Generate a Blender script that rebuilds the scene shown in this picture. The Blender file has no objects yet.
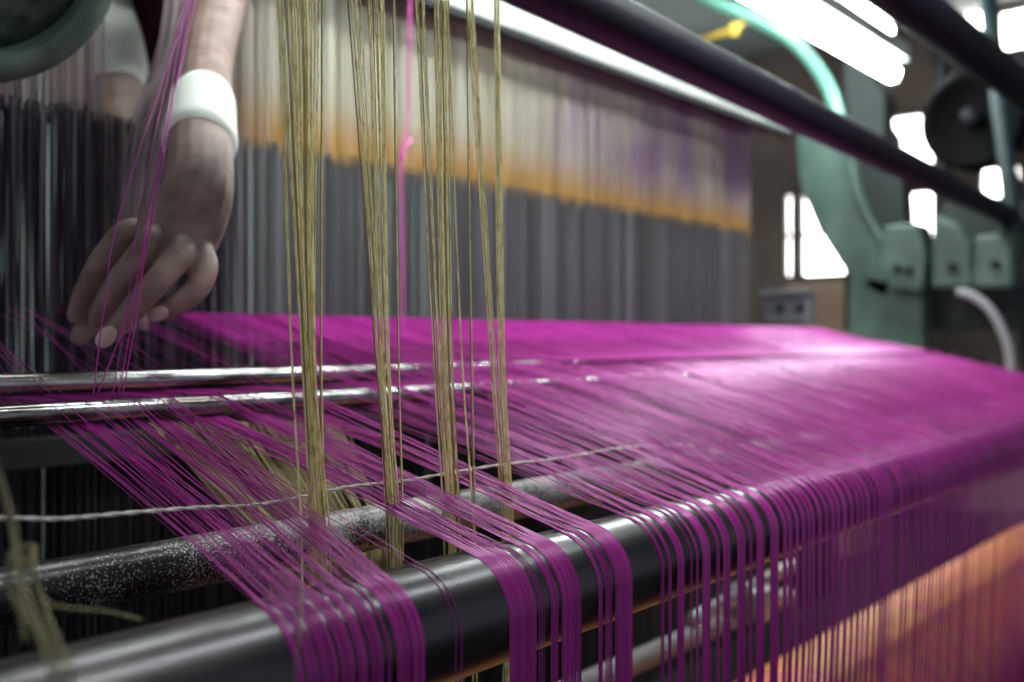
import bpy, bmesh, math, random
from mathutils import Vector, Matrix
C = bpy.context.scene.collection
SC = bpy.context.scene
rnd = random.Random(7)
H = 0.90                                   # camera height above the floor
FPX = 995.0                                # focal length in pixels of the 1024 wide frame
YAW = math.radians(40.1)
FW = Vector((math.cos(YAW), math.sin(YAW), 0)); RT = Vector((math.sin(YAW), -math.cos(YAW), 0))
# ---------------------------------------------------------------- camera
cam = bpy.data.cameras.new('camera'); co = bpy.data.objects.new('camera', cam); C.objects.link(co)
cam.sensor_width = 36; cam.lens = 36 * FPX / 1024; cam.clip_start = 0.02; cam.clip_end = 60
co.location = (0, 0, H); co.rotation_euler = (math.radians(90), 0, YAW - math.radians(90))
cam.dof.use_dof = True; cam.dof.focus_distance = 0.74; cam.dof.aperture_fstop = 3.4; cam.dof.aperture_blades = 9
SC.camera = co
# ---------------------------------------------------------------- world, exposure
SC.view_settings.view_transform = 'Standard'; SC.view_settings.look = 'None'
SC.view_settings.exposure = 0.0; SC.view_settings.gamma = 1.0; SC.view_settings.use_curve_mapping = False
w = bpy.data.worlds.new('world'); SC.world = w; w.use_nodes = True
w.node_tree.nodes['Background'].inputs[0].default_value = (0.80, 0.86, 1.0, 1)
w.node_tree.nodes['Background'].inputs[1].default_value = 0.42
TUBE_E = 62.0
WINDOW_E = 9.0
SC.cycles.use_denoising = True
SC.cycles.max_bounces = 6

# ---------------------------------------------------------------- pixel helpers (a ray cut at a chosen real distance)
def ray(px, py):
    return FW + RT * ((px - 512) / FPX) + Vector((0, 0, (341 - py) / FPX))
def at(px, py, d): return Vector((0, 0, H)) + ray(px, py) * d
def atY(px, py, Y):
    r = ray(px, py); return Vector((0, 0, H)) + r * (Y / r.y)
def atX(px, py, X):
    r = ray(px, py); return Vector((0, 0, H)) + r * (X / r.x)
def Xat(px, Y): r = ray(px, 341); return r.x / r.y * Y

# ---------------------------------------------------------------- materials
def mat(name, col, rough=0.5, metal=0.0, spec=0.5, emit=None, es=0, sheen=0):
    m = bpy.data.materials.new(name); m.use_nodes = True
    b = m.node_tree.nodes['Principled BSDF']
    b.inputs['Base Color'].default_value = (*col, 1); b.inputs['Roughness'].default_value = rough
    b.inputs['Metallic'].default_value = metal; b.inputs['Specular IOR Level'].default_value = spec
    if sheen: b.inputs['Sheen Weight'].default_value = sheen
    if emit: b.inputs['Emission Color'].default_value = (*emit, 1); b.inputs['Emission Strength'].default_value = es
    return m
def nodes(m): return m.node_tree.nodes, m.node_tree.links, m.node_tree.nodes['Principled BSDF']
def ramp(N, stops, interp='LINEAR'):
    r = N.new('ShaderNodeValToRGB'); cr = r.color_ramp; cr.interpolation = interp
    while len(cr.elements) > 1: cr.elements.remove(cr.elements[0])
    cr.elements[0].position = stops[0][0]; cr.elements[0].color = (*stops[0][1], 1)
    for p, c in stops[1:]:
        e = cr.elements.new(p); e.color = (*c, 1)
    return r
def noisy(m, stops, scale=20, stretch=(1, 1, 1), detail=5, bump=0.0, rough=None):
    N, L, b = nodes(m)
    tc = N.new('ShaderNodeTexCoord'); mp = N.new('ShaderNodeMapping'); mp.inputs['Scale'].default_value = stretch
    n = N.new('ShaderNodeTexNoise'); n.inputs['Scale'].default_value = scale; n.inputs['Detail'].default_value = detail
    r = ramp(N, stops)
    L.new(tc.outputs['Object'], mp.inputs[0]); L.new(mp.outputs[0], n.inputs['Vector']); L.new(n.outputs[0], r.inputs[0])
    L.new(r.outputs[0], b.inputs['Base Color'])
    if bump:
        bp = N.new('ShaderNodeBump'); bp.inputs['Strength'].default_value = bump; bp.inputs['Distance'].default_value = 0.004
        L.new(n.outputs[0], bp.inputs['Height']); L.new(bp.outputs[0], b.inputs['Normal'])
    if rough:
        mr = N.new('ShaderNodeMapRange'); mr.inputs[3].default_value = rough[0]; mr.inputs[4].default_value = rough[1]
        L.new(n.outputs[0], mr.inputs[0]); L.new(mr.outputs[0], b.inputs['Roughness'])
    return m
def island_colours(m, stops):
    N, L, b = nodes(m)
    g = N.new('ShaderNodeNewGeometry'); r = ramp(N, stops)
    L.new(g.outputs['Random Per Island'], r.inputs[0]); L.new(r.outputs[0], b.inputs['Base Color'])
    return m

M = {}
def object_random(m, stops):
    N, L, b = nodes(m)
    g = N.new('ShaderNodeObjectInfo'); r = ramp(N, stops)
    L.new(g.outputs['Random'], r.inputs[0]); L.new(r.outputs[0], b.inputs['Base Color'])
    return m
def tinted(m, c):
    m.node_tree.nodes['Principled BSDF'].inputs['Specular Tint'].default_value = (*c, 1); return m
MAG = [(0, (0.25, 0.007, 0.165)), (0.5, (0.37, 0.016, 0.25)), (1, (0.52, 0.045, 0.37))]
M['silk'] = object_random(mat('magenta_silk', (0.34, 0.02, 0.27), 0.33, 0, 0.9), MAG)
M['silk_many'] = island_colours(mat('magenta_silk_many', (0.34, 0.02, 0.27), 0.33, 0, 0.9), MAG)
for k_ in ('silk', 'silk_many'): tinted(M[k_], (1.0, 0.50, 0.86))
M['pink'] = mat('pink_thread', (0.75, 0.10, 0.45), 0.5)
M['gold'] = mat('gold_thread', (0.62, 0.52, 0.22), 0.42, 0.15, 0.9)
noisy(M['gold'], [(0.32, (0.48, 0.40, 0.13)), (0.5, (0.92, 0.80, 0.33)), (0.62, (1.0, 0.95, 0.60))], 260, (1, 1, 0.35), 3)  # bright end of the noise paints glints into the thread colour
M['brown_gold'] = mat('brown_gold_thread', (0.30, 0.21, 0.09), 0.45, 0.4, 0.7)
M['olive'] = island_colours(mat('olive_thread', (0.2, 0.16, 0.05), 0.5, 0.2), [(0, (0.22, 0.18, 0.07)), (1, (0.46, 0.38, 0.18))])
M['roller'] = mat('worn_dark_steel', (0.05, 0.045, 0.045), 0.3, 0.75)
noisy(M['roller'], [(0.35, (0.030, 0.028, 0.032)), (0.55, (0.058, 0.053, 0.058)), (0.72, (0.14, 0.115, 0.10))], 9, (0.5, 2, 2), 8, 0.06, (0.17, 0.42))
def dusty():
    m = mat('dusty_dark_steel', (0.06, 0.055, 0.05), 0.4, 0.5); N, L, b = nodes(m)
    tc = N.new('ShaderNodeTexCoord')
    n = N.new('ShaderNodeTexNoise'); n.inputs['Scale'].default_value = 560; n.inputs['Detail'].default_value = 3
    n2 = N.new('ShaderNodeTexNoise'); n2.inputs['Scale'].default_value = 14; n2.inputs['Detail'].default_value = 4
    ad = N.new('ShaderNodeMath'); ad.operation = 'MULTIPLY_ADD'; ad.inputs[1].default_value = 0.6
    sx = N.new('ShaderNodeSeparateXYZ'); L.new(tc.outputs['Object'], sx.inputs[0])
    mr = N.new('ShaderNodeMapRange'); mr.inputs[1].default_value = 0.30; mr.inputs[2].default_value = 0.52; mr.inputs[3].default_value = -0.10; mr.inputs[4].default_value = 0.04
    L.new(sx.outputs[0], mr.inputs[0])
    a2 = N.new('ShaderNodeMath'); a2.operation = 'ADD'
    r = ramp(N, [(0.80, (0.035, 0.032, 0.034)), (0.87, (0.50, 0.46, 0.46))])
    L.new(tc.outputs['Object'], n.inputs['Vector']); L.new(tc.outputs['Object'], n2.inputs['Vector'])
    L.new(n.outputs[0], ad.inputs[2]); L.new(n2.outputs[0], ad.inputs[0]); L.new(ad.outputs[0], a2.inputs[0]); L.new(mr.outputs[0], a2.inputs[1])
    L.new(a2.outputs[0], r.inputs[0]); L.new(r.outputs[0], b.inputs['Base Color'])
    r2 = ramp(N, [(0.84, (0.3, 0.3, 0.3)), (0.90, (0.9, 0.9, 0.9))]); L.new(a2.outputs[0], r2.inputs[0]); L.new(r2.outputs[0], b.inputs['Roughness'])
    r3 = ramp(N, [(0.84, (0.6, 0.6, 0.6)), (0.90, (0, 0, 0))]); L.new(a2.outputs[0], r3.inputs[0]); L.new(r3.outputs[0], b.inputs['Metallic'])
    return m
M['dusty'] = dusty()
M['rod'] = mat('polished_steel', (0.42, 0.42, 0.44), 0.22, 0.95)
noisy(M['rod'], [(0.38, (0.10, 0.085, 0.08)), (0.55, (0.42, 0.41, 0.42)), (0.7, (0.6, 0.6, 0.62))], 30, (0.6, 3, 3), 6, 0.015, (0.14, 0.3))
M['string'] = mat('white_string', (0.55, 0.50, 0.46), 0.8)
M['cord'] = mat('beige_green_cord', (0.20, 0.175, 0.09), 0.85)
M['green'] = mat('green_machine_paint', (0.07, 0.13, 0.10), 0.45)
noisy(M['green'], [(0.35, (0.04, 0.065, 0.055)), (0.6, (0.075, 0.125, 0.10)), (0.75, (0.12, 0.18, 0.15))], 6, (1, 1, 1), 6, 0.05)
M['green_worn'] = mat('worn_green_paint', (0.03, 0.06, 0.045), 0.5)
noisy(M['green_worn'], [(0.38, (0.03, 0.045, 0.035)), (0.55, (0.075, 0.125, 0.09)), (0.75, (0.16, 0.22, 0.18))], 40, (1, 1, 1), 8, 0.15)
M['pale_green'] = mat('pale_green_paint', (0.13, 0.32, 0.25), 0.4)
M['black'] = mat('black_paint', (0.010, 0.009, 0.013), 0.6, 0, 0.25)
M['beam'] = mat('dark_painted_beam', (0.009, 0.006, 0.015), 0.5, 0, 0.3)
M['white_board'] = mat('white_painted_board', (0.62, 0.66, 0.64), 0.5)
noisy(M['white_board'], [(0.4, (0.36, 0.38, 0.35)), (0.6, (0.56, 0.58, 0.54))], 5, (1, 3, 3))
M['grey'] = mat('grey_steel', (0.28, 0.28, 0.30), 0.4, 0.5)
M['pipe'] = mat('grey_painted_pipe', (0.30, 0.29, 0.30), 0.55)
M['wallr'] = mat('brown_plaster', (0.20, 0.14, 0.11), 0.9)
noisy(M['wallr'], [(0.35, (0.11, 0.08, 0.075)), (0.7, (0.26, 0.19, 0.15))], 1.4)
M['wallb'] = mat('grey_green_plaster', (0.20, 0.24, 0.23), 0.9)
noisy(M['wallb'], [(0.35, (0.36, 0.42, 0.40)), (0.7, (0.55, 0.62, 0.60))], 1.4)
M['floor'] = noisy(mat('dark_concrete', (0.03, 0.03, 0.03), 0.9), [(0.3, (0.008, 0.008, 0.009)), (0.7, (0.02, 0.019, 0.02))], 5)
M['pane'] = mat('bright_window_pane', (0.9, 0.9, 0.9), 0.3, emit=(1.0, 0.97, 0.93), es=WINDOW_E)
M['tube'] = mat('lit_fluorescent_tube', (1, 1, 1), 0.3, emit=(0.90, 1.0, 0.98), es=TUBE_E)
M['added_tube_half'] = mat('added_weaker_tube', (1, 1, 1), 0.3, emit=(0.92, 1.0, 0.98), es=44)
M['added_tube_low'] = mat('added_low_tube', (1, 1, 1), 0.3, emit=(1.0, 0.85, 0.7), es=11)
M['frame'] = mat('dark_window_frame', (0.05, 0.04, 0.04), 0.6)
M['skin'] = mat('brown_skin', (0.20, 0.11, 0.085), 0.55)
noisy(M['skin'], [(0.3, (0.17, 0.10, 0.085)), (0.6, (0.29, 0.19, 0.16)), (0.8, (0.38, 0.26, 0.22))], 40, bump=0.4)
M['nail'] = mat('finger_nail', (0.60, 0.44, 0.40), 0.25)
M['white_cloth'] = mat('white_cotton', (0.85, 0.88, 0.80), 0.9)
M['burgundy'] = mat('burgundy_cloth', (0.05, 0.012, 0.022), 0.9)
M['hair'] = mat('black_hair', (0.01, 0.009, 0.009), 0.5)
M['yellow'] = mat('yellow_plastic', (0.75, 0.48, 0.06), 0.5)
def warp_wind():
    m = mat('multicolour_silk_highlight', (0.3, 0.02, 0.08), 0.5, 0.0, 0.5); N, L, b = nodes(m)
    tc = N.new('ShaderNodeTexCoord')
    mp = N.new('ShaderNodeMapping'); mp.inputs['Scale'].default_value = (1, 0.02, 0.02); L.new(tc.outputs['Object'], mp.inputs[0])
    n = N.new('ShaderNodeTexNoise'); n.inputs['Scale'].default_value = 90; n.inputs['Detail'].default_value = 6; n.inputs['Roughness'].default_value = 0.7
    L.new(mp.outputs[0], n.inputs['Vector'])
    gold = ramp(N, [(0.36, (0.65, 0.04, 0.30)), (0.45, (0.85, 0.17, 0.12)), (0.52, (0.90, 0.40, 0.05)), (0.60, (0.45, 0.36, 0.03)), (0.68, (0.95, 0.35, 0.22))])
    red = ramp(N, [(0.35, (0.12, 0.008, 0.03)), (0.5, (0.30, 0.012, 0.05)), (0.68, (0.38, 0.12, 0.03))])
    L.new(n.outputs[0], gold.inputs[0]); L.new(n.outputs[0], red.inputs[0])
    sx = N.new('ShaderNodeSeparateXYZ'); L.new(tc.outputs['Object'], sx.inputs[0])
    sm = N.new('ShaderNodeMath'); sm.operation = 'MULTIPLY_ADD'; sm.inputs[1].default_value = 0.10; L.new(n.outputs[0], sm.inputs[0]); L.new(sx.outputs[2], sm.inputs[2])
    mr = N.new('ShaderNodeMapRange'); mr.inputs[1].default_value = 0.075; mr.inputs[2].default_value = 0.145; L.new(sm.outputs[0], mr.inputs[0])  # lamp highlight painted in: gold towards the top, crimson lower down
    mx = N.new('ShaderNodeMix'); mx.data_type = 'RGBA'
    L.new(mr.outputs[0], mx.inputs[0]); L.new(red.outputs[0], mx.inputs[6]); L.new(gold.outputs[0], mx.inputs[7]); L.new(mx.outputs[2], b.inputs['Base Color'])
    return m
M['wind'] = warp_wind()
def cord_mat():
    # undyed cords: cream above, ochre dyed at the lower ends, purple at right is painted magenta reflection; grey brown at left is painted shade
    m = mat('harness_cord', (0.6, 0.55, 0.4), 0.8); N, L, b = nodes(m)
    tc = N.new('ShaderNodeTexCoord'); sx = N.new('ShaderNodeSeparateXYZ'); L.new(tc.outputs['Object'], sx.inputs[0])
    g = N.new('ShaderNodeNewGeometry')
    cream = ramp(N, [(0, (0.40, 0.37, 0.27)), (0.5, (0.62, 0.58, 0.44)), (1, (0.82, 0.80, 0.68))]); L.new(g.outputs['Random Per Island'], cream.inputs[0])
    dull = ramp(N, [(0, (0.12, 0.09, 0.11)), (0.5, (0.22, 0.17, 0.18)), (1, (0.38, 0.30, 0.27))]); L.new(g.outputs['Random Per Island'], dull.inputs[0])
    jit = N.new('ShaderNodeMath'); jit.operation = 'MULTIPLY_ADD'; jit.inputs[1].default_value = 0.03; L.new(g.outputs['Random Per Island'], jit.inputs[0]); L.new(sx.outputs[2], jit.inputs[2])
    mz = N.new('ShaderNodeMapRange'); mz.inputs[1].default_value = H + 0.40; mz.inputs[2].default_value = H + 0.325; L.new(jit.outputs[0], mz.inputs[0])
    a = N.new('ShaderNodeMix'); a.data_type = 'RGBA'; a.inputs[7].default_value = (0.66, 0.38, 0.10, 1)
    L.new(mz.outputs[0], a.inputs[0]); L.new(cream.outputs[0], a.inputs[6])
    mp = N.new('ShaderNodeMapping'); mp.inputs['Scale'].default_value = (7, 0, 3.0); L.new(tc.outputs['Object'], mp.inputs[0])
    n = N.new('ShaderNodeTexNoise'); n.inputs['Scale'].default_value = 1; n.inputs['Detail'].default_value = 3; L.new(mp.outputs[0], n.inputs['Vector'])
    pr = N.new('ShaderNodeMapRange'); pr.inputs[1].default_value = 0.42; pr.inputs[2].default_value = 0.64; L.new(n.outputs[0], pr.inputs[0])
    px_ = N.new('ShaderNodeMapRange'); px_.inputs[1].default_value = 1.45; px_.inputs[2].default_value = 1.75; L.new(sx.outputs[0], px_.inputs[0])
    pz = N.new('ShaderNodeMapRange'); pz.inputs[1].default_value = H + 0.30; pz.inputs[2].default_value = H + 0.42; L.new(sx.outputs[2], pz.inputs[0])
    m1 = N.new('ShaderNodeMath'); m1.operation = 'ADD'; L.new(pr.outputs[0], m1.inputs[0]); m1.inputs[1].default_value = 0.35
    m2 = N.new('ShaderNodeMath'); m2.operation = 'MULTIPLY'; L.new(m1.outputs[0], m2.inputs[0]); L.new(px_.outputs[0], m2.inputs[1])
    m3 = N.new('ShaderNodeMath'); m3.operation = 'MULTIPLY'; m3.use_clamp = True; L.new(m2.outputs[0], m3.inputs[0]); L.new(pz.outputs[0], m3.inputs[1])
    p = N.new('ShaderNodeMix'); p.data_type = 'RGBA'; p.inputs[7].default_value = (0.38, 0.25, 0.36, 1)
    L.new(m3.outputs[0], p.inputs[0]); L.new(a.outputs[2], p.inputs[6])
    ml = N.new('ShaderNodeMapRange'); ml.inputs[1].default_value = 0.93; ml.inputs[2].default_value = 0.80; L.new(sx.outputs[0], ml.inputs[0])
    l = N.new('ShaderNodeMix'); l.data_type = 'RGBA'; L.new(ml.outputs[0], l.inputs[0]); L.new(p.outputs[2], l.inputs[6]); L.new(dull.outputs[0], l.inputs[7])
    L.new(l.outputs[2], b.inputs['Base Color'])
    return m
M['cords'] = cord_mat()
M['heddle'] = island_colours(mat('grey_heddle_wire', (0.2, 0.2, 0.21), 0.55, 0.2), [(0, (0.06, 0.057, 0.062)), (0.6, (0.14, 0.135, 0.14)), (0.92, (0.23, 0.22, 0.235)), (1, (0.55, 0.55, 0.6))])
M['heddle_shaded'] = island_colours(mat('shaded_heddle_wire', (0.05, 0.05, 0.06), 0.8, 0, 0.15), [(0, (0.010, 0.008, 0.012)), (0.65, (0.03, 0.026, 0.036)), (0.88, (0.11, 0.10, 0.13)), (1, (0.3, 0.27, 0.32))])  # darker copy of the grey heddles, shade put into the left ones
M['dark_wire'] = island_colours(mat('black_weight_wire', (0.02, 0.02, 0.02), 0.6), [(0, (0.008, 0.008, 0.010)), (1, (0.04, 0.038, 0.045))])

# ---------------------------------------------------------------- mesh helpers
class MB:
    def __init__(s): s.v = []; s.f = []
    def tube(s, pts, r, n=4, cap=True, twist=0.0):
        pts = [Vector(p) for p in pts]
        base = len(s.v); m = len(pts); up = None
        for i, p in enumerate(pts):
            t = (pts[min(i + 1, m - 1)] - pts[max(i - 1, 0)]).normalized()
            if up is None:
                up = Vector((0, 0, 1)) if abs(t.z) < 0.8 else Vector((1, 0, 0))
            a = (up - t * up.dot(t)).normalized(); up = a; b = t.cross(a)
            rr = r[i] if isinstance(r, (list, tuple)) else r
            for k in range(n):
                q = 2 * math.pi * k / n + twist * i
                s.v.append(p + (a * math.cos(q) + b * math.sin(q)) * rr)
        for i in range(m - 1):
            for k in range(n):
                s.f.append((base + i * n + k, base + i * n + (k + 1) % n, base + (i + 1) * n + (k + 1) % n, base + (i + 1) * n + k))
        if cap:
            s.f.append(tuple(base + k for k in range(n))[::-1]); s.f.append(tuple(base + (m - 1) * n + k for k in range(n)))
    def box(s, c, d, rot=None):
        c = Vector(c); base = len(s.v)
        for x in (-1, 1):
            for y in (-1, 1):
                for z in (-1, 1):
                    p = Vector((x * d[0] / 2, y * d[1] / 2, z * d[2] / 2))
                    if rot: p = rot @ p
                    s.v.append(c + p)
        for f in ((0, 1, 3, 2), (4, 6, 7, 5), (0, 4, 5, 1), (2, 3, 7, 6), (0, 2, 6, 4), (1, 5, 7, 3)): s.f.append(tuple(base + k for k in f))
    def prism(s, poly, ext):
        base = len(s.v); n = len(poly)
        for p in poly: s.v.append(Vector(p))
        for p in poly: s.v.append(Vector(p) + Vector(ext))
        s.f.append(tuple(base + k for k in range(n))[::-1]); s.f.append(tuple(base + n + k for k in range(n)))
        for k in range(n): s.f.append((base + k, base + (k + 1) % n, base + n + (k + 1) % n, base + n + k))
    def lathe(s, c, axis, prof, n=48):      # prof: (distance along axis, radius)
        c = Vector(c); axis = Vector(axis).normalized(); up = Vector((0, 0, 1)) if abs(axis.z) < 0.9 else Vector((1, 0, 0))
        a = (up - axis * up.dot(axis)).normalized(); b = axis.cross(a); base = len(s.v)
        for (h, r) in prof:
            for k in range(n):
                q = 2 * math.pi * k / n; s.v.append(c + axis * h + (a * math.cos(q) + b * math.sin(q)) * r)
        for i in range(len(prof) - 1):
            for k in range(n): s.f.append((base + i * n + k, base + i * n + (k + 1) % n, base + (i + 1) * n + (k + 1) % n, base + (i + 1) * n + k))
        s.f.append(tuple(base + k for k in range(n))[::-1]); s.f.append(tuple(base + (len(prof) - 1) * n + k for k in range(n)))
    def sphere(s, c, r, n=16):
        sc = r if isinstance(r, (tuple, list)) else (r, r, r); base = len(s.v); m = n // 2
        for i in range(1, m):
            th = math.pi * i / m
            for k in range(n): ph = 2 * math.pi * k / n; s.v.append(Vector(c) + Vector((sc[0] * math.sin(th) * math.cos(ph), sc[1] * math.sin(th) * math.sin(ph), sc[2] * math.cos(th))))
        for i in range(m - 2):
            for k in range(n): s.f.append((base + i * n + k, base + (i + 1) * n + k, base + (i + 1) * n + (k + 1) % n, base + i * n + (k + 1) % n))
        t = len(s.v); s.v.append(Vector(c) + Vector((0, 0, sc[2]))); u = len(s.v); s.v.append(Vector(c) - Vector((0, 0, sc[2])))
        for k in range(n):
            s.f.append((t, base + k, base + (k + 1) % n)); s.f.append((u, base + (m - 2) * n + (k + 1) % n, base + (m - 2) * n + k))
    def build(s, name, m, parent=None, smooth=True, bevel=0.0, fix=True):
        me = bpy.data.meshes.new(name); me.from_pydata([tuple(v) for v in s.v], [], s.f)
        if fix:
            bm = bmesh.new(); bm.from_mesh(me); bmesh.ops.recalc_face_normals(bm, faces=bm.faces); bm.to_mesh(me); bm.free()
        me.polygons.foreach_set('use_smooth', [smooth] * len(me.polygons)); me.materials.append(m); me.update()
        o = bpy.data.objects.new(name, me); C.objects.link(o)
        if parent: o.parent = parent; o.matrix_parent_inverse = Matrix.Translation(parent.location).inverted()
        if bevel:
            b = o.modifiers.new('bevel', 'BEVEL'); b.width = bevel; b.segments = 2; b.limit_method = 'ANGLE'
        return o
def tag(o, label=None, cat=None, group=None, kind=None):
    if label: o['label'] = label
    if cat: o['category'] = cat
    if group: o['group'] = group
    if kind: o['kind'] = kind
    return o
def thing(name, loc, label, cat, group=None, kind=None):
    o = bpy.data.objects.new(name, None); o.empty_display_size = 0.05; C.objects.link(o); o.location = loc
    return tag(o, label, cat, group, kind)
def smooth_path(pts, sub=6):
    pts = [Vector(p) for p in pts]; out = []
    for i in range(len(pts) - 1):
        p0, p1, p2, p3 = pts[max(i - 1, 0)], pts[i], pts[i + 1], pts[min(i + 2, len(pts) - 1)]
        for k in range(sub):
            t = k / sub
            out.append(0.5 * ((2 * p1) + (p2 - p0) * t + (2 * p0 - 5 * p1 + 4 * p2 - p3) * t * t + (3 * p1 - p0 - 3 * p2 + p3) * t ** 3))
    out.append(pts[-1]); return out

# ---------------------------------------------------------------- the room
def struct(name, mb, m, parent=None, **k):
    o = mb.build(name, m, parent, smooth=False, **k)
    if not parent: o['kind'] = 'structure'
    return o
RX, BY = 5.6, 3.4
b = MB(); b.box((1.8, 0.6, -0.05), (7.8, 6.0, 0.1)); struct('floor', b, M['floor'])
b = MB(); b.box((1.8, 0.6, 2.70), (7.8, 6.0, 0.1)); struct('ceiling', b, M['wallb'])
b = MB(); b.box((1.8, BY + 0.05, 1.325), (7.8, 0.1, 2.65)); struct('wall_back', b, M['wallb'])
# right wall with openings, cut from a grid of blocks
wins = []
for (x0, y0, x1, y1) in ((783, 193, 852, 276), (887, 116, 936, 250), (943, 136, 982, 163), (978, 167, 1022, 198), (948, 6, 990, 48), (996, 10, 1060, 44)):
    a = atX(x0, y0, RX); c = atX(x1, y1, RX); wins.append((c.y, a.y, c.z, a.z))     # y0<y1, z0<z1
ys = sorted({-2.4, BY} | {w_[0] for w_ in wins} | {w_[1] for w_ in wins}); zs = sorted({0.0, 2.65} | {w_[2] for w_ in wins} | {w_[3] for w_ in wins})
b = MB()
for i in range(len(ys) - 1):
    for j in range(len(zs) - 1):
        cy, cz = (ys[i] + ys[i + 1]) / 2, (zs[j] + zs[j + 1]) / 2
        if any(w_[0] < cy < w_[1] and w_[2] < cz < w_[3] for w_ in wins): continue
        b.box((RX + 0.05, cy, cz), (0.1, ys[i + 1] - ys[i], zs[j + 1] - zs[j]))
struct('wall_right', b, M['wallr'])
for i, (y0, y1, z0, z1) in enumerate(wins):
    t = bpy.data.objects.new('window_%d' % (i + 1), None); C.objects.link(t); t.location = (RX, (y0 + y1) / 2, z0); t['kind'] = 'structure'
    b = MB(); b.box((RX + 0.07, (y0 + y1) / 2, (z0 + z1) / 2), (0.008, y1 - y0, z1 - z0)); b.build('pane', M['pane'], t, False)
    b = MB(); f = 0.018; cy, cz = (y0 + y1) / 2, (z0 + z1) / 2
    for c_, d_ in (((RX + 0.02, cy, z0 + f / 2), (0.05, y1 - y0, f)), ((RX + 0.02, cy, z1 - f / 2), (0.05, y1 - y0, f)), ((RX + 0.02, y0 + f / 2, cz), (0.05, f, z1 - z0)), ((RX + 0.02, y1 - f / 2, cz), (0.05, f, z1 - z0))): b.box(c_, d_)
    if i == 0:
        q = atX(797, 230, RX).y; b.box((RX + 0.01, q, cz), (0.05, 0.07, z1 - z0))
        b.box((RX + 0.01, cy, z0 + (z1 - z0) * .5), (0.04, y1 - y0, 0.02))
    if i == 1: b.box((RX + 0.01, cy, cz - 0.02), (0.05, y1 - y0, 0.09))
    b.build('window_frame', M['frame'], t, False)

# ---------------------------------------------------------------- rollers and rods of the loom
YR, ZR, RR = 0.46, H - 0.184, 0.040          # front roller
Y2, Z2, R2 = 0.662, H - 0.165, 0.0195        # dusty roller behind it
YA, ZA, RA = 0.80, H - 0.0585, 0.0092        # near lease rod
YB, ZB, RB = 0.90, H - 0.0380, 0.0098        # far lease rod
XL, XR_ = -0.25, 3.05
def roller(name, Y, Z, R, m, label, x0=XL, x1=XR_, n=96, cat='roller'):
    t = thing(name, ((x0 + x1) / 2, Y, Z), label, cat)
    b = MB(); b.lathe((x0, Y, Z), (1, 0, 0), [(0, R * 0.96), (0.004, R)] + [(0.004 + (x1 - x0 - 0.008) * k / 40, R) for k in range(1, 40)] + [(x1 - x0 - 0.004, R), (x1 - x0, R * 0.96)], n)
    o = b.build('barrel', m, t)
    for s in (0, 1):
        b = MB(); q = x1 if s else x0
        b.lathe((q - (0 if s else 0.10), Y, Z), (1, 0, 0), [(0, R * 0.38), (0.10, R * 0.38)], 24); b.build('axle', M['grey'], t)
    return t
roller('back_roller', YR, ZR, RR, M['roller'], 'thick dark steel roller in front with magenta threads bending down over it')
roller('dusty_roller', Y2, Z2, R2, M['dusty'], 'thinner dust-speckled dark roller behind the thick front roller', n=64)
roller('lease_rod', YA, ZA, RA, M['rod'], 'polished steel rod under the threads, the lower and nearer of two', n=32, cat='rod')
roller('lease_rod', YB, ZB, RB, M['rod'], 'polished steel rod under the threads, the upper and farther of two', n=32, cat='rod')
# warp beam below
WB = (0.60, H - 0.62, 0.150)
t = thing('warp_beam', (1.4, WB[0], WB[1]), 'big drum of orange, gold and crimson silk, painted highlight, below the roller at lower right', 'warp beam')
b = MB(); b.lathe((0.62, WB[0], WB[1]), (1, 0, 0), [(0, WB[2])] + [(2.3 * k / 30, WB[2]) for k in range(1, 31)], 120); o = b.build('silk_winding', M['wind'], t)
o.data.transform(Matrix.Translation((0, -WB[0], -WB[1]))); o.matrix_parent_inverse = Matrix.Translation(t.location).inverted(); o.location = (0, WB[0], WB[1])
for x in (0.56, 2.92):
    b = MB(); b.lathe((x, WB[0], WB[1]), (1, 0, 0), [(0, 0.17), (0.012, 0.185), (0.03, 0.185), (0.04, 0.17)], 64); b.build('flange', M['black'], t)
b = MB(); b.lathe((-0.1, WB[0], WB[1]), (1, 0, 0), [(0, 0.03), (3.2, 0.03)], 32); b.build('shaft', M['black'], t)
# grey pipe under the roller
t = tag(None or (lambda: (lambda b: (b.tube(smooth_path([(-0.1, 0.80, H - 0.47), (1.5, 0.80, H - 0.47), (1.70, 0.80, H - 0.475), (1.82, 0.83, H - 0.50), (1.86, 0.86, H - 0.58), (1.86, 0.86, 0.02)]), 0.017, 20), b.build('grey_pipe', M['pipe']))[1])(MB()))(), 'grey pipe running low behind the hanging magenta threads', 'pipe')
b = MB(); b.tube([(1.25, 0.72, H - 0.40), (1.68, 0.76, H - 0.40)], 0.012, 16); b.box((1.47, 0.74, H - 0.42), (0.05, 0.07, 0.05)); tag(b.build('tension_lever', M['grey'], bevel=0.004), 'short pale grey lever arm above the low pipe, half hidden by threads', 'lever')

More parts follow.
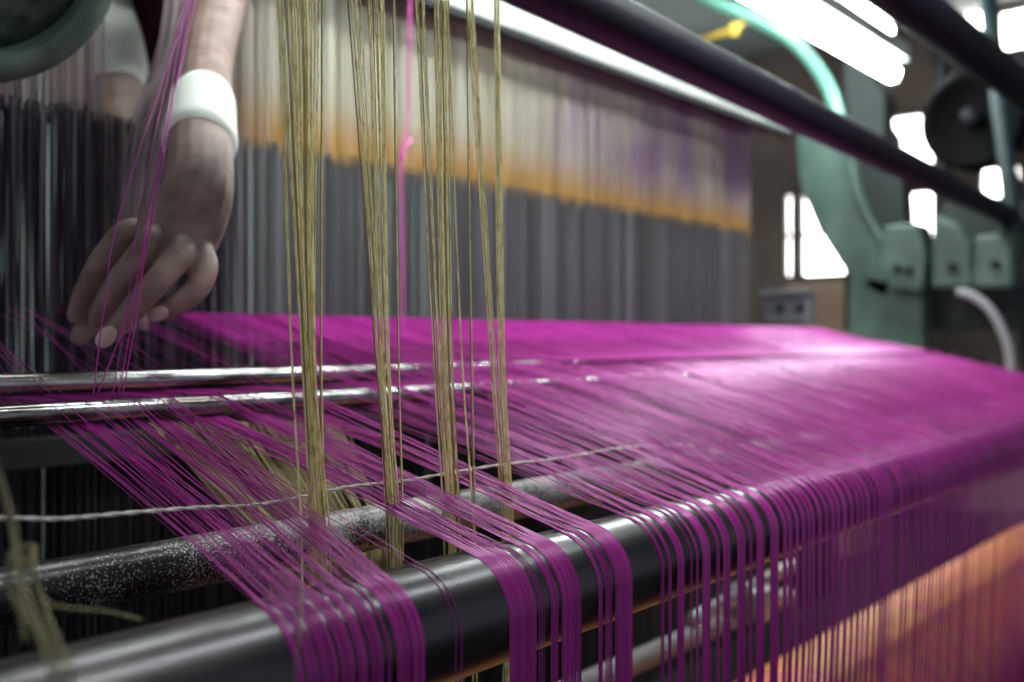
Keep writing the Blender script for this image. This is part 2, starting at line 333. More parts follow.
# ---------------------------------------------------------------- magenta warp threads
HARN_Y = 1.22
ZH = H + 0.040
rt = 0.0004
def thread_path(xr, xa, xb, xh, lift=0.0, low=None, zh=0.0, rf=0.00035, oa=1, ob=1):
    """harness -> over the two rods -> over the front roller -> straight down to the warp beam"""
    p = [(xh, HARN_Y, ZH + zh), ((xh + xb) / 2, (HARN_Y + YB) / 2, (ZH + ZB + RB) / 2 + zh * 0.4 - 0.004)]
    p += [(xb, YB + 0.004, ZB + ob * (RB + rf)), (xa, YA, ZA + oa * (RA + rf))]
    R = RR + rf
    # tangent from the near rod to the roller top
    dy, dz = YA - YR, (ZA + oa * RA) - ZR; D = math.hypot(dy, dz); th = math.atan2(dz, dy) + math.acos(R / D)
    A = Vector((xa, YA, ZA + oa * (RA + rf))); B = Vector((xr, YR + R * math.cos(th), ZR + R * math.sin(th)))
    for k in (0.35, 0.7): q = A.lerp(B, k); q.z += lift * math.sin(math.pi * k); p.append(q)
    n = 9
    for k in range(n + 1):
        a = th + (math.pi - th) * k / n; p.append((xr, YR + R * math.cos(a), ZR + R * math.sin(a)))
    p.append((xr, YR - R, ZR - 0.12)); p.append((xr, YR - R + 0.012, low if low is not None else H - 0.60))
    return p
# bands read off the front face of the roller: pixel start, pixel end, how tightly threads lie
bands = [(297, 305, 1.0), (308, 319, 0.9), (322, 338, 1.0), (341, 355, 1.0), (358, 368, 0.9), (371, 383, 1.0), (387, 391, 0.7), (397, 411, 1.1), (412, 425, 1.3),
         (455, 456, 0.5), (461, 462, 0.5),
         (509, 536, 1.25), (538, 545, 0.35), (551, 558, 1.1), (561, 581, 0.95), (598, 602, 0.9), (605, 612, 0.5), (615, 632, 0.95),
         (660, 664, 0.5), (668, 671, 0.9), (677, 684, 1.1), (690, 692, .6), (696, 698, .8), (702, 710, 1.1), (716, 719, .8), (723, 730, 1.2), (737, 745, 1.1), (749, 752, .7), (756, 764, 1.2), (770, 778, 1.1)]
def lease(x):
    pr = 0.22 if x < 0.62 else (0.35 if x < 0.80 else (0.65 if x < 1.0 else 0.9))
    return (1 if rnd.random() < pr else -1, 1 if rnd.random() < pr * 0.8 else -1)
threads = []     # (x at roller, x near rod, x far rod, x harness, lift, radius)
YF = YR - RR
for (p0, p1, dens) in bands:
    x0, x1 = Xat(p0, YF), Xat(p1, YF)
    n = max(1, int(round((x1 - x0) / 0.00082 * dens)))
    sh = rnd.uniform(-0.012, 0.012)
    left = p0 < 440
    for k in range(n):
        x = x0 + (x1 - x0) * (k + 0.5) / n + rnd.uniform(-0.0003, 0.0003)
        s = sh + rnd.gauss(0, 0.005)
        if left: xa = x + 0.052 + s + (x - Xat(298, YF)) * 0.10; xb = xa + rnd.gauss(0.0, 0.010); xh = xb + 0.05 + rnd.gauss(0, 0.02)
        else: xa = x + 0.004 + s * 1.3; xb = xa + rnd.gauss(0, 0.008); xh = xb + rnd.gauss(0.02, 0.014)
        threads.append((x, xa, xb, xh, rnd.uniform(0, 0.004), 0.00036, lease(xa), -0.13 if (p0 < 650 and rnd.random() < .88) else 0.0))
x = Xat(783, YF)
while x < 2.86:
    f = min(1.0, (x - 1.0) / 0.9)
    bw = rnd.uniform(0.005, 0.012) * (1 - 0.45 * f); gap = rnd.uniform(0.003, 0.009) * (1 + 0.7 * f)
    n = int(bw / (0.0009 - 0.0002 * f)); sh = rnd.uniform(-0.012, 0.012)
    for k in range(n):
        xx = x + bw * k / n + rnd.uniform(-0.0003, 0.0003); s = sh + rnd.gauss(0, 0.007)
        xa = min(xx + s, 2.86); xb = min(xa + rnd.gauss(0, 0.008), 2.86)
        threads.append((xx, xa, xb, min(xb + rnd.gauss(0, 0.012), 2.88), rnd.uniform(0, 0.004), 0.00042, lease(xa), 0.0))
    x += bw + gap
print('threads', len(threads))
single = threads[:300]
rest = threads[300:]
PX = [('hugging the bare left part of the front roller', 440), ('in the lone pair on bare roller', 480), ('in the wide solid band at the roller middle', 600), ('in the two bands right of the middle one', 650), ('among the stripes right of the bare gap', 2000)]
def px_front(x): # image column of a point on the roller face
    return 512 + FPX * (Vector((x, YF, 0)).dot(RT)) / (Vector((x, YF, 0)).dot(FW))
for (xr, xa, xb, xh, lift, r, (oa, ob), zh) in single:
    b = MB(); b.tube(thread_path(xr, xa, xb, xh, lift, oa=oa, ob=ob if zh == 0 else -1, zh=zh), r, 4, cap=False)
    o = b.build('warp_thread', M['silk'], fix=False)
    p = px_front(xr)
    where, = [s for s, lim in PX if p < lim][:1]
    tag(o, 'fine magenta silk warp thread ' + where, 'thread', 'magenta warp threads ' + where)
b = MB()
for (xr, xa, xb, xh, lift, r, (oa, ob), zh) in rest: b.tube(thread_path(xr, xa, xb, xh, lift, oa=oa, ob=ob), r, 4, cap=False)
tag(b.build('warp_thread_sheet', M['silk_many'], fix=False), 'dense sheet of magenta silk threads filling the right half of the loom', 'threads', None, 'stuff')
# the dense layer between the far rod and the harness
b = MB(); x = 0.84
while x < 2.88:
    xb = x + rnd.gauss(0, 0.006)
    o_ = 1 if x > 1.15 else -1
    b.tube([(xb, YB - 0.03, ZB + o_ * RB), (xb, YB + 0.003, ZB + o_ * (RB + 0.001)), (x, (YB + HARN_Y) / 2, (ZB + RB + ZH) / 2 - rnd.uniform(0.003, 0.012)), (x, HARN_Y, ZH - rnd.uniform(0, 0.012))], 0.0008, 4, cap=False); x += 0.0013
tag(b.build('back_warp_layer', M['silk_many'], fix=False), 'dark magenta layer of threads rising behind the two steel rods to the grey heddles', 'threads', None, 'stuff')

# ---------------------------------------------------------------- string woven through the threads
pts = []
for i, (px, py) in enumerate([(-30, 523), (0, 520), (60, 517), (130, 513), (200, 509), (250, 504), (300, 497), (350, 488), (400, 480), (450, 473), (500, 466), (560, 457), (620, 448), (680, 446), (740, 446), (800, 440)]):
    p = atY(px, py, 0.572 if px > 150 else 0.56); p.z += 0.0012 * math.sin(i * 2.1); pts.append(p)
sp = smooth_path(pts, 12)
b = MB()
for ph in (0, math.pi):
    q = []
    for i, p in enumerate(sp): a = i * 0.9 + ph; q.append(p + Vector((0, math.cos(a), math.sin(a))) * 0.0006)
    b.tube(q, 0.00085, 6)
tag(b.build('lease_string', M['string']), 'off-white twisted string stretched across between the rods and rollers', 'string')

# ---------------------------------------------------------------- hanging gold threads
GY = 0.548
gold = []   # (px at y=0, px at y=341, px at y=540, bundle)
def gb(tops, mids, lows, n, name, jit=1.0):
    for k in range(n):
        u = (k + 0.5) / n; v = min(1, max(0, u + rnd.uniform(-0.16, 0.16)))
        gold.append((tops[0] + (tops[1] - tops[0]) * u + rnd.uniform(-jit, jit), mids[0] + (mids[1] - mids[0]) * v, lows[0] + (lows[1] - lows[0]) * min(1, max(0, v + rnd.uniform(-.2, .2))), name))
B1, B2, B3, B4 = 'first bundle from the left', 'second bundle from the left', 'third bundle from the left', 'fourth bundle from the left'
gb((276, 318), (300, 315), (309, 330), 26, B1); gb((276, 282), (289, 293), (299, 303), 2, B1); gb((320, 324), (320, 322), (322, 325), 2, B1); gb((284, 308), (303, 312), (312, 326), 8, B1)
gb((346, 360), (374, 381), (386, 396), 6, B2); gb((366, 384), (380, 391), (390, 404), 9, B2); gb((392, 394), (397, 399), (402, 404), 2, B2)
gb((415, 424), (432, 440), (444, 452), 6, B3); gb((434, 448), (441, 453), (449, 462), 12, B3); gb((446, 448), (460, 462), (473, 475), 2, B3); gb((465, 467), (470, 472), (474, 476), 2, B3)
gb((466, 474), (489, 495), (503, 508), 5, B4); gb((492, 500), (498, 505), (507, 515), 7, B4)
for k, (a, m, l, bn) in enumerate(gold):
    Y = GY + rnd.uniform(-0.012, 0.012)
    A = atY(a, -60, Y + 0.006); Mi = atY(m, 341, Y); L = atY(l, 540, GY + rnd.uniform(-.004, .004)); q = atY(a, 0, Y + 0.006); A.x = q.x + (q.x - Mi.x) * 0.18
    E = L + (L - Mi) * 0.9; E.x = L.x + rnd.uniform(-.001, .001); E.y = GY
    far = A + (A - Mi) * 1.2
    sp = smooth_path([far, A, Mi, L, E], 12)
    sp = [p + Vector((rnd.uniform(-1, 1), rnd.uniform(-1, 1), 0)) * 0.00005 for p in sp]
    b = MB(); b.tube(sp, rnd.choice([0.00042, 0.0005, 0.00062]), 5, cap=False)
    o = b.build('gold_thread', M['brown_gold'] if rnd.random() < 0.16 else M['gold'], fix=False)
    tag(o, 'thin gold thread hanging between the rollers in the ' + bn, 'thread', 'gold threads of the ' + bn)

# olive threads sloping down behind the magenta ones
b = MB()
for k in range(170):
    u = rnd.random()
    b.tube([atY(150 + 190 * u + rnd.uniform(-8, 8), 424 + rnd.uniform(-3, 3), 0.84), atY(265 + 130 * u + rnd.uniform(-8, 8), 545 + rnd.uniform(-6, 6), 0.70), atY(275 + 130 * u, 640, 0.69)], 0.0009, 4, cap=False)
tag(b.build('olive_thread_band', M['olive'], fix=False), 'blurred olive gold thread band slanting below the magenta threads', 'threads', None, 'stuff')

# ---------------------------------------------------------------- harness: cords, heddles, weights
def verticals(x0, x1, z0, z1, rows, step, r, y0=HARN_Y, dy=0.018, zj=0.0, skip=None, lean=0.0):
    b = MB()
    for i in range(rows):
        x = x0 + rnd.random() * step
        while x < x1:
            if not (skip and skip(x)):
                a = rnd.uniform(-zj, zj); c = rnd.uniform(-lean, lean); y = y0 + i * dy + rnd.uniform(-.004, .004)
                b.tube([(x + c, y, z0 + a), (x, y, z1)], r, 4, cap=False)
            x += step * rnd.uniform(0.6, 1.5)
    return b
gapl, gapr = Xat(106, 1.22), Xat(233, 1.22)
skip = lambda x: gapl < x < gapr
b = verticals(0.30, 2.43, H + 0.29, H + 0.575, 5, 0.0036, 0.0010, zj=0.014, skip=skip)
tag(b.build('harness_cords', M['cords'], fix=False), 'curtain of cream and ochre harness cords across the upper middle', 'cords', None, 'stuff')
b = verticals(gapr, 2.43, H - 0.12, H + 0.295, 5, 0.0036, 0.0010, zj=0.004)
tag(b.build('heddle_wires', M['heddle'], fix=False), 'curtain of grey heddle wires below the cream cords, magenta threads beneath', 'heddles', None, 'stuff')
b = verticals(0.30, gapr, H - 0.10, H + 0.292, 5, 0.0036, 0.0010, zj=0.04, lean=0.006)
tag(b.build('heddle_wires', M['heddle_shaded'], fix=False), 'heddle wires at far left behind the hand, darkened by painted shade, some pale', 'heddles', None, 'stuff')
b = verticals(0.28, 3.0, H - 0.78, H - 0.11, 5, 0.008, 0.0028, dy=0.03)  # wires extended down and to the right to darken the space below
tag(b.build('weight_wires', M['dark_wire'], fix=False), 'row of nearly black hanging weight wires in the shade below the rods', 'wires', None, 'stuff')
b = MB(); b.box((1.36, 1.19, H - 0.132), (2.3, 0.03, 0.036)); tag(b.build('lower_board', mat('dark_green_board', (0.02, 0.03, 0.024), 0.7), smooth=False, bevel=.003), 'dull dark green board in the shade under the steel rods', 'board')
# cords pushed aside by the arm
b = MB()
for k in range(46):
    u = k / 45; px0 = 165 + 34 * u + rnd.uniform(-3, 3); px1 = 130 + 30 * u + rnd.uniform(-3, 3)
    b.tube(smooth_path([atY(px0 + 6, -60, 1.16), atY(px0 - 4, 40, 1.14), atY(px1 + 6, 120, 1.12), atY(px1 - 4, 190, 1.13), atY(px1 - 12, 330, 1.15)], 4), 0.0010, 4, cap=False)
o = tag(b.build('parted_cords', island_colours(mat('grey_purple_cord', (0.2, 0.15, 0.17), 0.8), [(0, (0.08, 0.06, 0.075)), (0.6, (0.18, 0.14, 0.16)), (1, (0.45, 0.36, 0.28))]), fix=False), 'grey purple cords pushed aside to the left of the bare arm', 'cords', None, 'stuff')
# white comber board with its shadow line beneath as a dark strip
t = thing('harness_board', (1.4, 1.25, H + 0.60), 'long white painted board from which the cream cords hang', 'board')
b = MB(); b.box((1.34, 1.24, H + 0.630), (2.5, 0.13, 0.115)); b.build('board', M['white_board'], t, False, 0.004)
b = MB(); b.box((1.34, 1.18, H + 0.565), (2.5, 0.02, 0.016)); b.build('shadow_strip', M['black'], t, False, 0.002)

# pink thread with a knot; threads pulled by the worker
b = MB(); b.tube(smooth_path([atY(411, -60, 1.1), atY(409, 60, 1.1), atY(408, 120, 1.1), atY(401, 158, 1.1), atY(402, 220, 1.1), atY(403, 350, 1.1)], 6), 0.0019, 6); b.sphere(atY(402, 158, 1.1), (0.004, 0.004, 0.009), 12); b.tube([atY(401, 158, 1.1), atY(412, 138, 1.1)], 0.002, 6)
tag(b.build('pink_thread', M['pink']), 'bright pink thread with a knot hanging between gold bundles', 'thread')
for k, (a, c, d, e, hue) in enumerate([(188, 150, 132, 96, 0), (192, 155, 136, 118, 0), (196, 151, 139, 122, 0), (184, 141, 128, 112, 0), (190, 122, 105, 93, 0)]):
    Y = 0.83
    b = MB(); b.tube(smooth_path([atY(a + 22, -70, 0.93), atY(a, 0, 0.92), atY(c, 205, 0.80), atY(d, 300, 0.79), atY(e, 398, 0.79)], 8), 0.0006, 5)
    tag(b.build('pulled_thread', M['silk']), 'magenta thread running diagonally past the hand down to the rod', 'thread', 'magenta threads crossing in front of the hand')

# ---------------------------------------------------------------- cords knotted at lower left
t = thing('knotted_cord', atY(22, 565, 0.43), 'beige green cord knotted around itself at the lower left corner', 'cord')
def cord(name, px, Y, r):
    b = MB(); b.tube(smooth_path([atY(x_, y_, Y_) for (x_, y_, Y_) in px], 8), r, 8); return b.build(name, M['cord'], t)
cord('strand', [(-14, 440, .45), (0, 475, .45), (12, 515, .445), (20, 558, .44), (30, 600, .42), (52, 650, .385), (66, 700, .38), (70, 760, .38)], 0, 0.0010)
cord('strand', [(-10, 460, .45), (4, 500, .45), (14, 545, .44), (22, 600, .42), (40, 640, .39), (54, 690, .375), (60, 760, .375)], 0, 0.0010)
cord('strand', [(8, 562, .438), (10, 590, .436), (20, 612, .42), (26, 640, .40)], 0, 0.0012)
cord('strand', [(34, 560, .438), (38, 585, .43), (50, 604, .43), (80, 609, .435), (110, 612, .44), (142, 620, .44)], 0, 0.0007)
cord('strand', [(30, 565, .438), (46, 610, .42), (60, 645, .39), (76, 690, .375), (82, 760, .375)], 0, 0.0010)
b = MB()
for rr_, tx in ((0.0052, 0.0), (0.0050, 0.9), (0.0048, -0.9)):
    c0 = atY(22, 558, 0.438); ring = []
    for k in range(25):
        a = 2 * math.pi * k / 24; v = Vector((math.cos(a) * rr_, math.sin(a) * rr_ * 0.8, math.sin(a + tx) * 0.0028 + tx * 0.0016)); ring.append(c0 + v)
    b.tube(ring, 0.0012, 8, cap=False)
b.build('knot', M['cord'], t)
b = MB(); b.tube(smooth_path([atY(302, 560, .47), atY(302, 590, .445), atY(301, 625, .405), atY(297, 655, .395), atY(292, 700, .395)], 6), 0.0005, 5)
tag(b.build('loose_gold_thread', M['cord']), 'single loose beige thread fallen over the front roller', 'thread')

# ---------------------------------------------------------------- green wheel, top left
wc = at(-40, -60, 0.95); ax = (Vector((0, 0, H)) - wc).normalized() * 0.8 + Vector((0, 0, -0.25)); ax.normalize()
t = thing('green_wheel', wc, 'worn dark green cast wheel at the top left corner', 'wheel')
R = 0.143
b = MB(); b.lathe(wc - ax * 0.035, ax, [(0, R * 0.9), (0.004, R), (0.036, R), (0.044, R * 0.975), (0.044, R * 0.83), (0.040, R * 0.81), (0.010, R * 0.80), (0.0, R * 0.80)], 96); b.build('rim', noisy(mat('rim_green', (.1, .15, .12), .45), [(0.35, (0.07, 0.11, 0.085)), (0.7, (0.17, 0.23, 0.19))], 30), t)
b = MB(); b.lathe(wc - ax * 0.035, ax, [(0.004, R * 0.795), (0.014, R * 0.795), (0.018, R * .7), (0.018, 0.03)], 96); b.build('web', M['green_worn'], t)
b = MB(); b.lathe(wc - ax * 0.02, ax, [(0, 0.03), (0.05, 0.03), (0.055, 0.026)], 32); b.build('hub', M['green_worn'], t)

# ---------------------------------------------------------------- dark beams overhead
def bar(name, a, c, r, m, label, n=20, cat='beam'):
    b = MB(); b.tube([a + (c - a) * k / 12 for k in range(13)], r, n); return tag(b.build(name, m), label, cat)
D = FW + RT * 0.752
P = at(768, 98, 1.55)
bar('dark_beam', P - D * 1.15, P + D * 1.9, 0.031, M['beam'], 'dark round beam slanting from top centre down to the right edge')
D2 = Vector((1, 0, 0)); P2 = at(952, 35, 2.2)
bar('dark_beam', P2 - D2 * 1.2, P2 + D2 * 2.4, 0.046, M['beam'], 'thicker dark round beam crossing the top right corner')

# ---------------------------------------------------------------- fluorescent lamps
def lamp(Y, Z, x0, x1, label, m=None):
    t = thing('fluorescent_lamp', ((x0 + x1) / 2, Y, Z), label, 'lamp', 'fluorescent lamps over the loom')
    b = MB(); b.lathe((x0, Y, Z), (1, 0, 0), [(0, 0.014), (0.006, 0.026), (x1 - x0 - 0.006, 0.026), (x1 - x0, 0.014)], 20); b.build('lit_tube', m or M['tube'], t)
    b = MB(); b.box(((x0 + x1) / 2, Y, Z + 0.065), (x1 - x0 + 0.08, 0.09, 0.05)); b.build('housing', M['white_board'], t, False, 0.006)
    for x in (x0 - 0.012, x1 + 0.012):
        b = MB(); b.box((x, Y, Z + 0.015), (0.02, 0.034, 0.085)); b.build('tube_holder', M['white_board'], t, False, 0.004)
lamp(1.10, H + 0.840, 1.85, 3.16, 'lit white fluorescent tube nearest above the magenta threads')
lamp(0.30, H + 0.86, 0.55, 1.80, 'added unseen fluorescent tube hung over the front of the warp', M['added_tube_half'])  # unseen lamp added to brighten the warp and gold threads
lamp(0.97, H + 0.840, 0.62, 1.74, 'added unseen fluorescent tube in line before the long one, near the cream cords', M['added_tube_half'])  # unseen lamp added to brighten the upper cords
lamp(0.92, H - 0.330, 1.92, 2.90, 'added fluorescent tube low behind the front roller', M['added_tube_low'])  # added lamp that lights the top of the silk drum
lamp(1.42, H + 1.240, 2.55, 4.02, 'second lit fluorescent tube, above and behind the long one')

# ---------------------------------------------------------------- green loom frame on the right
XF = 3.12
def fr(px, py, X=XF): return atX(px, py, X)
t = thing('loom_side_frame', fr(880, 340), 'green cast iron side frame with curved neck and bolted block at right', 'machine frame')
out = [(797, 118), (797, 165), (803, 195), (816, 226), (836, 258), (852, 282), (888, 300), (893, 262), (878, 238), (863, 212), (854, 186), (850, 158), (848, 118)]
b = MB(); b.prism([fr(x_, y_) for x_, y_ in out], (0.08, 0, 0)); b.build('curved_neck', M['green'], t, False, 0.006)
rim = [(846, 118), (850, 160), (856, 190), (868, 216), (884, 242), (896, 262)]
b = MB(); b.tube(smooth_path([fr(x_, y_, XF - 0.01) for x_, y_ in rim], 6), 0.011, 12); b.build('neck_rim', M['green'], t)
b = MB(); b.prism([fr(x_, y_) for x_, y_ in [(848, 270), (848, 372), (922, 372), (922, 288), (888, 280)]], (0.10, 0, 0)); b.build('post', M['green'], t, False, 0.008)
for poly in ([(884, 226), (880, 262), (890, 290), (922, 292), (926, 258), (918, 222)], [(932, 214), (932, 288), (972, 288), (972, 242), (958, 224)], [(974, 236), (972, 288), (1012, 288), (1012, 232)]):
    b = MB(); b.prism([fr(x_, y_, XF - 0.03) for x_, y_ in poly], (0.12, 0, 0)); b.build('bolted_block', M['green'], t, False, 0.01)
for (x_, y_) in ((896, 268), (908, 270), (951, 266), (994, 264)):
    b = MB(); c0 = fr(x_, y_, XF - 0.045); b.lathe(c0, (1, 0, 0), [(0, 0.012), (0.008, 0.014), (0.03, 0.014)], 6); b.build('bolt', M['black'], t)
b = MB(); b.prism([fr(x_, y_, XF + 0.16) for x_, y_ in [(844, 60), (844, 330), (1060, 330), (1060, 200), (1010, 214), (940, 206), (928, 252), (906, 244), (902, 180), (884, 152), (884, 92), (858, 60)]], (0.10, 0, 0)); b.build('back_plate', mat('dark_machine_grey', (0.03, 0.036, 0.036), 0.7, 0, 0.2), t, False, 0.006)
b = MB(); b.tube(smooth_path([fr(x_, y_, XF + 0.04) for x_, y_ in [(640, -55), (700, -5), (750, 18), (790, 40), (815, 66), (830, 92), (838, 120)]], 6), 0.022, 16); b.build('bent_arm', M['pale_green'], t)
# black pulley
pc = fr(978, 122, 3.5)
t = thing('black_pulley', pc, 'black round pulley near the windows at upper right', 'pulley')
b = MB(); b.lathe(pc, (-1, 0, 0), [(0, 0.155), (0.01, 0.165), (0.02, 0.150), (0.05, 0.150), (0.06, 0.165), (0.07, 0.155), (0.07, 0.13), (0.055, 0.12), (0.055, 0.02)], 64); b.build('wheel', mat('pulley_black', (0.004, 0.004, 0.005), 0.7, 0, 0.05), t)
b = MB(); b.lathe(pc, (-1, 0, 0), [(0.04, 0.03), (0.10, 0.03)], 24); b.build('hub', M['black'], t)
b = MB(); b.tube([pc + Vector((0.04, 0, 0)), pc + Vector((0.9, 0, 0))], 0.02, 12); b.build('shaft', M['black'], t)
# slim teal post
b = MB(); b.tube([fr(984, -40, 3.3), fr(1012, 210, 3.3), fr(1040, 420, 3.3)], 0.026, 12); tag(b.build('teal_post', mat('dark_teal_paint', (0.012, 0.032, 0.034), 0.6)), 'slim dark teal post leaning at the right edge', 'post')
# grey hose
b = MB(); b.tube(smooth_path([fr(958, 292, 2.95), fr(974, 297, 2.95), fr(990, 310, 2.95), fr(1002, 330, 2.95), fr(1010, 356, 2.95), fr(1012, 400, 2.95)], 6), 0.013, 14); tag(b.build('grey_hose', M['pipe']), 'pale grey hose curving down below the bolted green blocks', 'hose')
# small grey mechanism by the warp edge
c0 = atX(790, 306, 3.0)
t = thing('grey_bracket', c0, 'small grey metal bracket behind the far warp edge, below the window', 'bracket')
b = MB(); b.box(c0 + Vector((0, 0, -.01)), (0.05, 0.15, 0.09)); b.build('plate', M['grey'], t, False, .005)
b = MB(); b.box(c0 + Vector((-.03, 0, .042)), (0.06, 0.16, 0.014)); b.build('flange', M['grey'], t, False, .003)
for dy in (-0.045, 0.02): 
    b = MB(); b.lathe(c0 + Vector((-.035, dy, -.01)), (1, 0, 0), [(0, .012), (.01, .012)], 16); b.build('bolt', M['black'], t)
b = MB(); b.box((c0.x + .02, c0.y, (c0.z - .04) / 2), (0.04, 0.04, c0.z - .04)); b.build('stand', M['grey'], t, False, .003)
# tan crate block
c0 = atX(832, 310, 4.2); b = MB(); zt = c0.z + .11; b.box((4.2, c0.y, zt / 2), (0.3, 0.30, zt)); tag(b.build('tan_cupboard', noisy(mat('tan_wood', (.33, .2, .13), .7), [(0.3, (.26, .16, .11)), (0.7, (.38, .25, .18))], 4), smooth=False, bevel=.01), 'plain tan wooden cupboard standing under the window', 'cupboard')
# yellow clip on pale arm
a_ = fr(694, 42, XF + .04); c_ = fr(734, 30, XF + .04); b = MB(); b.tube([a_, c_, fr(748, 18, XF + .04)], 0.011, 8); b.sphere(c_, (.02, .02, .026), 12); tag(b.build('yellow_clamp', M['yellow']), 'small yellow clamp beside the pale green arm', 'clamp')
# second loom's frame in the background, black against the windows
t = thing('far_machine', (4.6, 1.6, 0), 'dark silhouetted loom machinery between the bright windows', 'machine')
def fm(name, poly, X, th=0.1):
    b = MB(); b.prism([atX(x_, y_, X) for x_, y_ in poly], (th, 0, 0)); b.build(name, mat_dark, t, False, 0.01)
mat_dark = noisy(mat('dark_grey_machine', (0.03, 0.03, 0.035), 0.6), [(0.3, (0.02, 0.02, 0.024)), (0.7, (0.07, 0.065, 0.07))], 5)
fm('upright', [(934, 60), (934, 250), (946, 250), (944, 60)], 4.4)
fm('crossbar', [(934, 198), (934, 214), (1060, 226), (1060, 202)], 4.4)
fm('crossbar', [(930, 44), (930, 66), (1060, 110), (1060, 60)], 4.5)
fm('gear_cover', [(848, 60), (870, 50), (885, 62), (890, 100), (884, 120), (896, 136), (892, 160), (902, 176), (898, 200), (908, 236), (900, 260), (850, 260)], 4.3)
fm('bracket', [(978, 132), (978, 166), (950, 166), (962, 172), (976, 172), (982, 196), (1000, 200), (1060, 200), (1060, 166), (1010, 166), (1000, 132)][:5], 4.5)

# ---------------------------------------------------------------- the person behind the harness
def skin_obj(name, verts, edges, radii, m, parent=None, sub=2, root=0):
    me = bpy.data.meshes.new(name); me.from_pydata([tuple(v) for v in verts], edges, []); me.materials.append(m)
    o = bpy.data.objects.new(name, me); C.objects.link(o)
    if parent: o.parent = parent; o.matrix_parent_inverse = Matrix.Translation(parent.location).inverted()
    s = o.modifiers.new('skin', 'SKIN'); s.use_smooth_shade = True
    if not me.skin_vertices: 
        me.skin_vertices.new() if hasattr(me.skin_vertices, 'new') else None
    sv = me.skin_vertices[0].data if me.skin_vertices else None
    for i, r in enumerate(radii): sv[i].radius = r if isinstance(r, tuple) else (r, r); sv[i].use_root = (i == root)
    u = o.modifiers.new('subdivision', 'SUBSURF'); u.levels = sub; u.render_levels = sub
    return o
shL = at(236, -95, 1.52); shR = at(60, -90, 1.66); neck = (shL + shR) / 2 + Vector((0.03, 0.04, 0.07))
chest = (shL + shR) / 2 + Vector((0.03, 0.05, -0.10)); waist = Vector((chest.x + .04, chest.y + .06, 1.12)); pelvis = Vector((waist.x, waist.y + .02, 0.93))
P_ = thing('person', (pelvis.x, pelvis.y, 0), 'person behind the harness in burgundy and white, bare arm reaching down to the threads', 'person')
dirn = (shL - shR).normalized()
elbL = at(206, 66, 1.22); foreL = at(199, 150, 1.00); wrL = at(199, 196, 0.955)
elbR = at(120, 70, 1.42); wrR = at(112, 235, 1.32)
V = []; E = []; Rr = []
def nd(p, r, par=None):
    V.append(Vector(p)); Rr.append(r); i = len(V) - 1
    if par is not None: E.append((par, i))
    return i
root = nd(pelvis, (.13, .10)); wa = nd(waist, (.12, .09), root); ch = nd(chest, (.135, .10), wa); nk = nd(neck, .058, ch)
hd0 = nd(neck + Vector((-.01, -.02, .09)), .062, nk)
sL = nd(shL, .055, ch); uL = nd(shL.lerp(elbL, .5), .040, sL); eL = nd(elbL, .034, uL); fL = nd(elbL.lerp(foreL, .5), .035, eL); fL2 = nd(foreL, .037, fL); wL = nd(wrL, (.037, .030), fL2)
sR = nd(shR, .055, ch); uR = nd(shR.lerp(elbR, .5), .045, sR); eR = nd(elbR, .040, uR); fR = nd(elbR.lerp(wrR, .5), .034, eR); wR = nd(wrR, .026, fR); hR = nd(wrR + Vector((-.02, -.03, -.08)), .03, wR)
for s in (-1, 1):
    hp = nd(pelvis + dirn * .09 * s + Vector((0, 0, -.06)), .09, root); kn = nd(pelvis + dirn * .10 * s + Vector((0, -.02, -.46)), .06, hp); an = nd(pelvis + dirn * .10 * s + Vector((0, .03, -.85)), .04, kn); ft = nd(pelvis + dirn * .11 * s + Vector((-.06, -.10, -.895)), .032, an)
# hand: back of the palm, five fingers
pal = nd(at(182, 230, 0.945), (.043, .030), wL)
pal2 = nd(at(166, 244, 0.932), (.047, .026), pal)
body = skin_obj('body', V, E, Rr, M['skin'], P_, 2, root)
fingers = [
    ('finger', [(188, 236, .945), (208, 264, .925), (198, 290, .915), (176, 305, .912), (156, 316, .915)], (.012, .0150, .0125, .0112, .0085)),
    ('finger', [(172, 232, .940), (184, 252, .915), (157, 282, .893), (130, 314, .892), (105, 341, .902)], (.012, .0150, .0130, .0116, .0085)),
    ('finger', [(158, 228, .938), (153, 240, .912), (124, 278, .900), (104, 308, .915), (95, 326, .932)], (.012, .0150, .0130, .0115, .0090)),
    ('finger', [(146, 226, .940), (126, 231, .920), (98, 266, .912), (82, 298, .925), (74, 324, .935)], (.012, .0145, .0122, .0110, .0088)),
    ('thumb', [(158, 250, .965), (125, 280, .965), (95, 315, .955), (74, 346, .945)], (.014, .0145, .0125, .0095)),
]
fing = []
for nm, pts_, rs in fingers:
    vs = [at(*p) for p in pts_]
    o = skin_obj(nm, vs, [(i, i + 1) for i in range(len(vs) - 1)], list(rs), M['skin'], P_, 2, 0); fing.append(o)
def fuse(objs, name, voxel):     # one continuous skin: body, palm and fingers grown together
    bpy.context.view_layer.update(); dg = bpy.context.evaluated_depsgraph_get(); v = []; f = []
    for q in objs:
        me = q.evaluated_get(dg).to_mesh(); k = len(v); v += [q.matrix_world @ x.co for x in me.vertices]; f += [tuple(k + i for i in p.vertices) for p in me.polygons]
    for q in objs: bpy.data.objects.remove(q)
    b = MB(); b.v = v; b.f = f; o = b.build(name, M['skin'], P_, fix=False)
    r = o.modifiers.new('remesh', 'REMESH'); r.mode = 'VOXEL'; r.voxel_size = voxel; r.use_smooth_shade = True
    s = o.modifiers.new('smooth', 'SMOOTH'); s.factor = .5; s.iterations = 3
    return o
fuse([body] + fing, 'body', 0.0022)
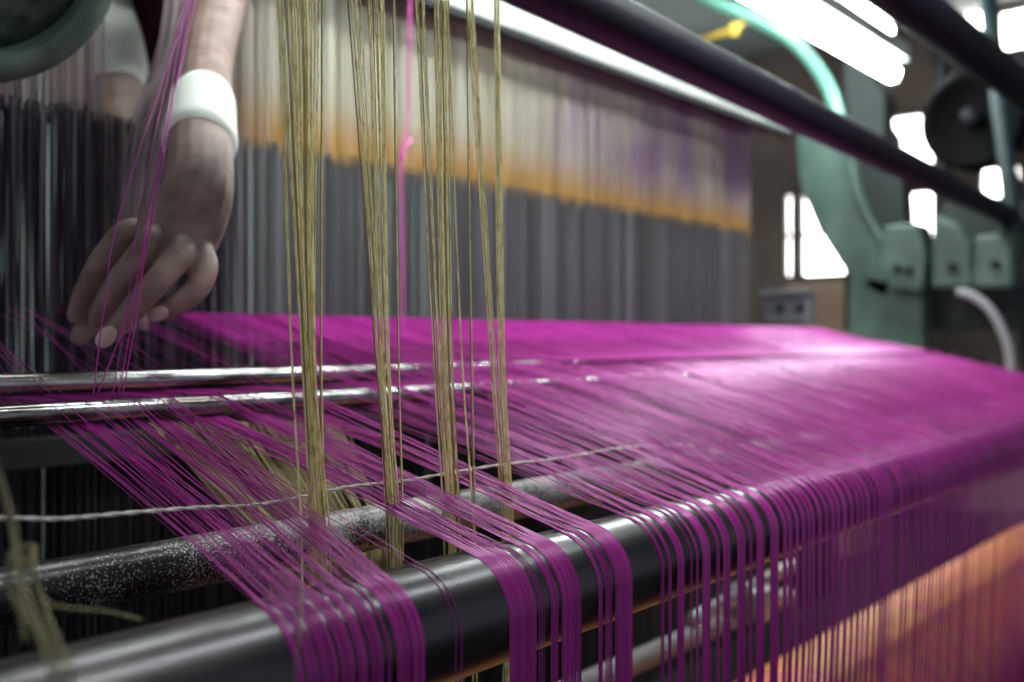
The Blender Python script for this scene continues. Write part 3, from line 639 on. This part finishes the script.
def nail(px, py, d, dx, dy, L=.0085, W=.0062):
    c0 = at(px, py, d); u = (RT * dx + Vector((0, 0, -dy))).normalized(); n = (Vector((0, 0, H)) - c0).normalized(); n = (n - u * n.dot(u)).normalized(); s = u.cross(n); b = MB(); ring = []
    m_ = 9
    for j in range(m_):
        for i in range(m_):
            a = -1 + 2 * i / (m_ - 1); q = -1 + 2 * j / (m_ - 1); a2 = a * math.sqrt(max(0, 1 - q * q * .5)); q2 = q * math.sqrt(max(0, 1 - a * a * .5))
            b.v.append(c0 + s * a2 * W + u * q2 * L - n * (a2 * a2 * .0032 + max(0, q2) ** 2 * .002))
    for j in range(m_ - 1):
        for i in range(m_ - 1): b.f.append((j * m_ + i, j * m_ + i + 1, (j + 1) * m_ + i + 1, (j + 1) * m_ + i))
    o = b.build('nail', M['nail'], P_); k = o.modifiers.new('thickness', 'SOLIDIFY'); k.thickness = .0012
nail(106, 337, .8865, -.72, .85, .0115, .0072); nail(158, 314, .9035, -.92, .42, .0100, .0062)
# head and hair (above the frame)
hc = neck + Vector((-.02, -.04, .19))
b = MB(); b.sphere(hc, (.078, .095, .115), 32); b.sphere(hc + Vector((-.045, -.08, -.015)), (.014, .018, .026), 12); b.sphere(hc + Vector((.078, .0, 0)), (.012, .02, .032), 12); b.sphere(hc + Vector((-.078, .0, 0)), (.012, .02, .032), 12); b.sphere(hc + Vector((-.03, -.075, -.06)), (.028, .014, .009), 12)
b.build('head', M['skin'], P_)
b = MB(); b.sphere(hc + Vector((.006, .02, .025)), (.085, .098, .108), 32); b.build('hair', M['hair'], P_)
for s in (-1, 1):
    b = MB(); b.sphere(hc + Vector((-.035 + s * .032, -.083 + .01 * s, .008)), (.013, .009, .008), 12); b.build('eye', M['nail'], P_)
# clothing
V2 = [pelvis + Vector((0, 0, -.02)), waist, chest, shL.lerp(chest, .1), shR.lerp(chest, .1)]
skin_obj('vest', V2, [(0, 1), (1, 2), (2, 3), (2, 4)], [(.155, .125), (.145, .115), (.16, .125), .072, .072], M['burgundy'], P_, 2, 0)
V3 = [shR.lerp(elbR, .35), shR.lerp(elbR, .8), elbR, elbR.lerp(wrR, .22)]
skin_obj('sleeve', V3, [(0, 1), (1, 2), (2, 3)], [.064, .052, .046, .036], M['white_cloth'], P_, 2, 0)
b = MB(); q0, q1 = elbL.lerp(foreL, .44), elbL.lerp(foreL, .97)
b.tube([q0.lerp(q1, k / 8) for k in range(9)], [.0330, .0355, .0360, .0362, .0365, .0370, .0375, .0380, .0355], 32); b.build('arm_band', M['white_cloth'], P_)
V4 = [pelvis + Vector((0, 0, .04)), pelvis + Vector((0, 0, -.3)), pelvis + Vector((0, 0, -.78))]
skin_obj('wrap_skirt', V4, [(0, 1), (1, 2)], [(.15, .125), (.17, .14), (.17, .13)], M['burgundy'], P_, 2, 0)
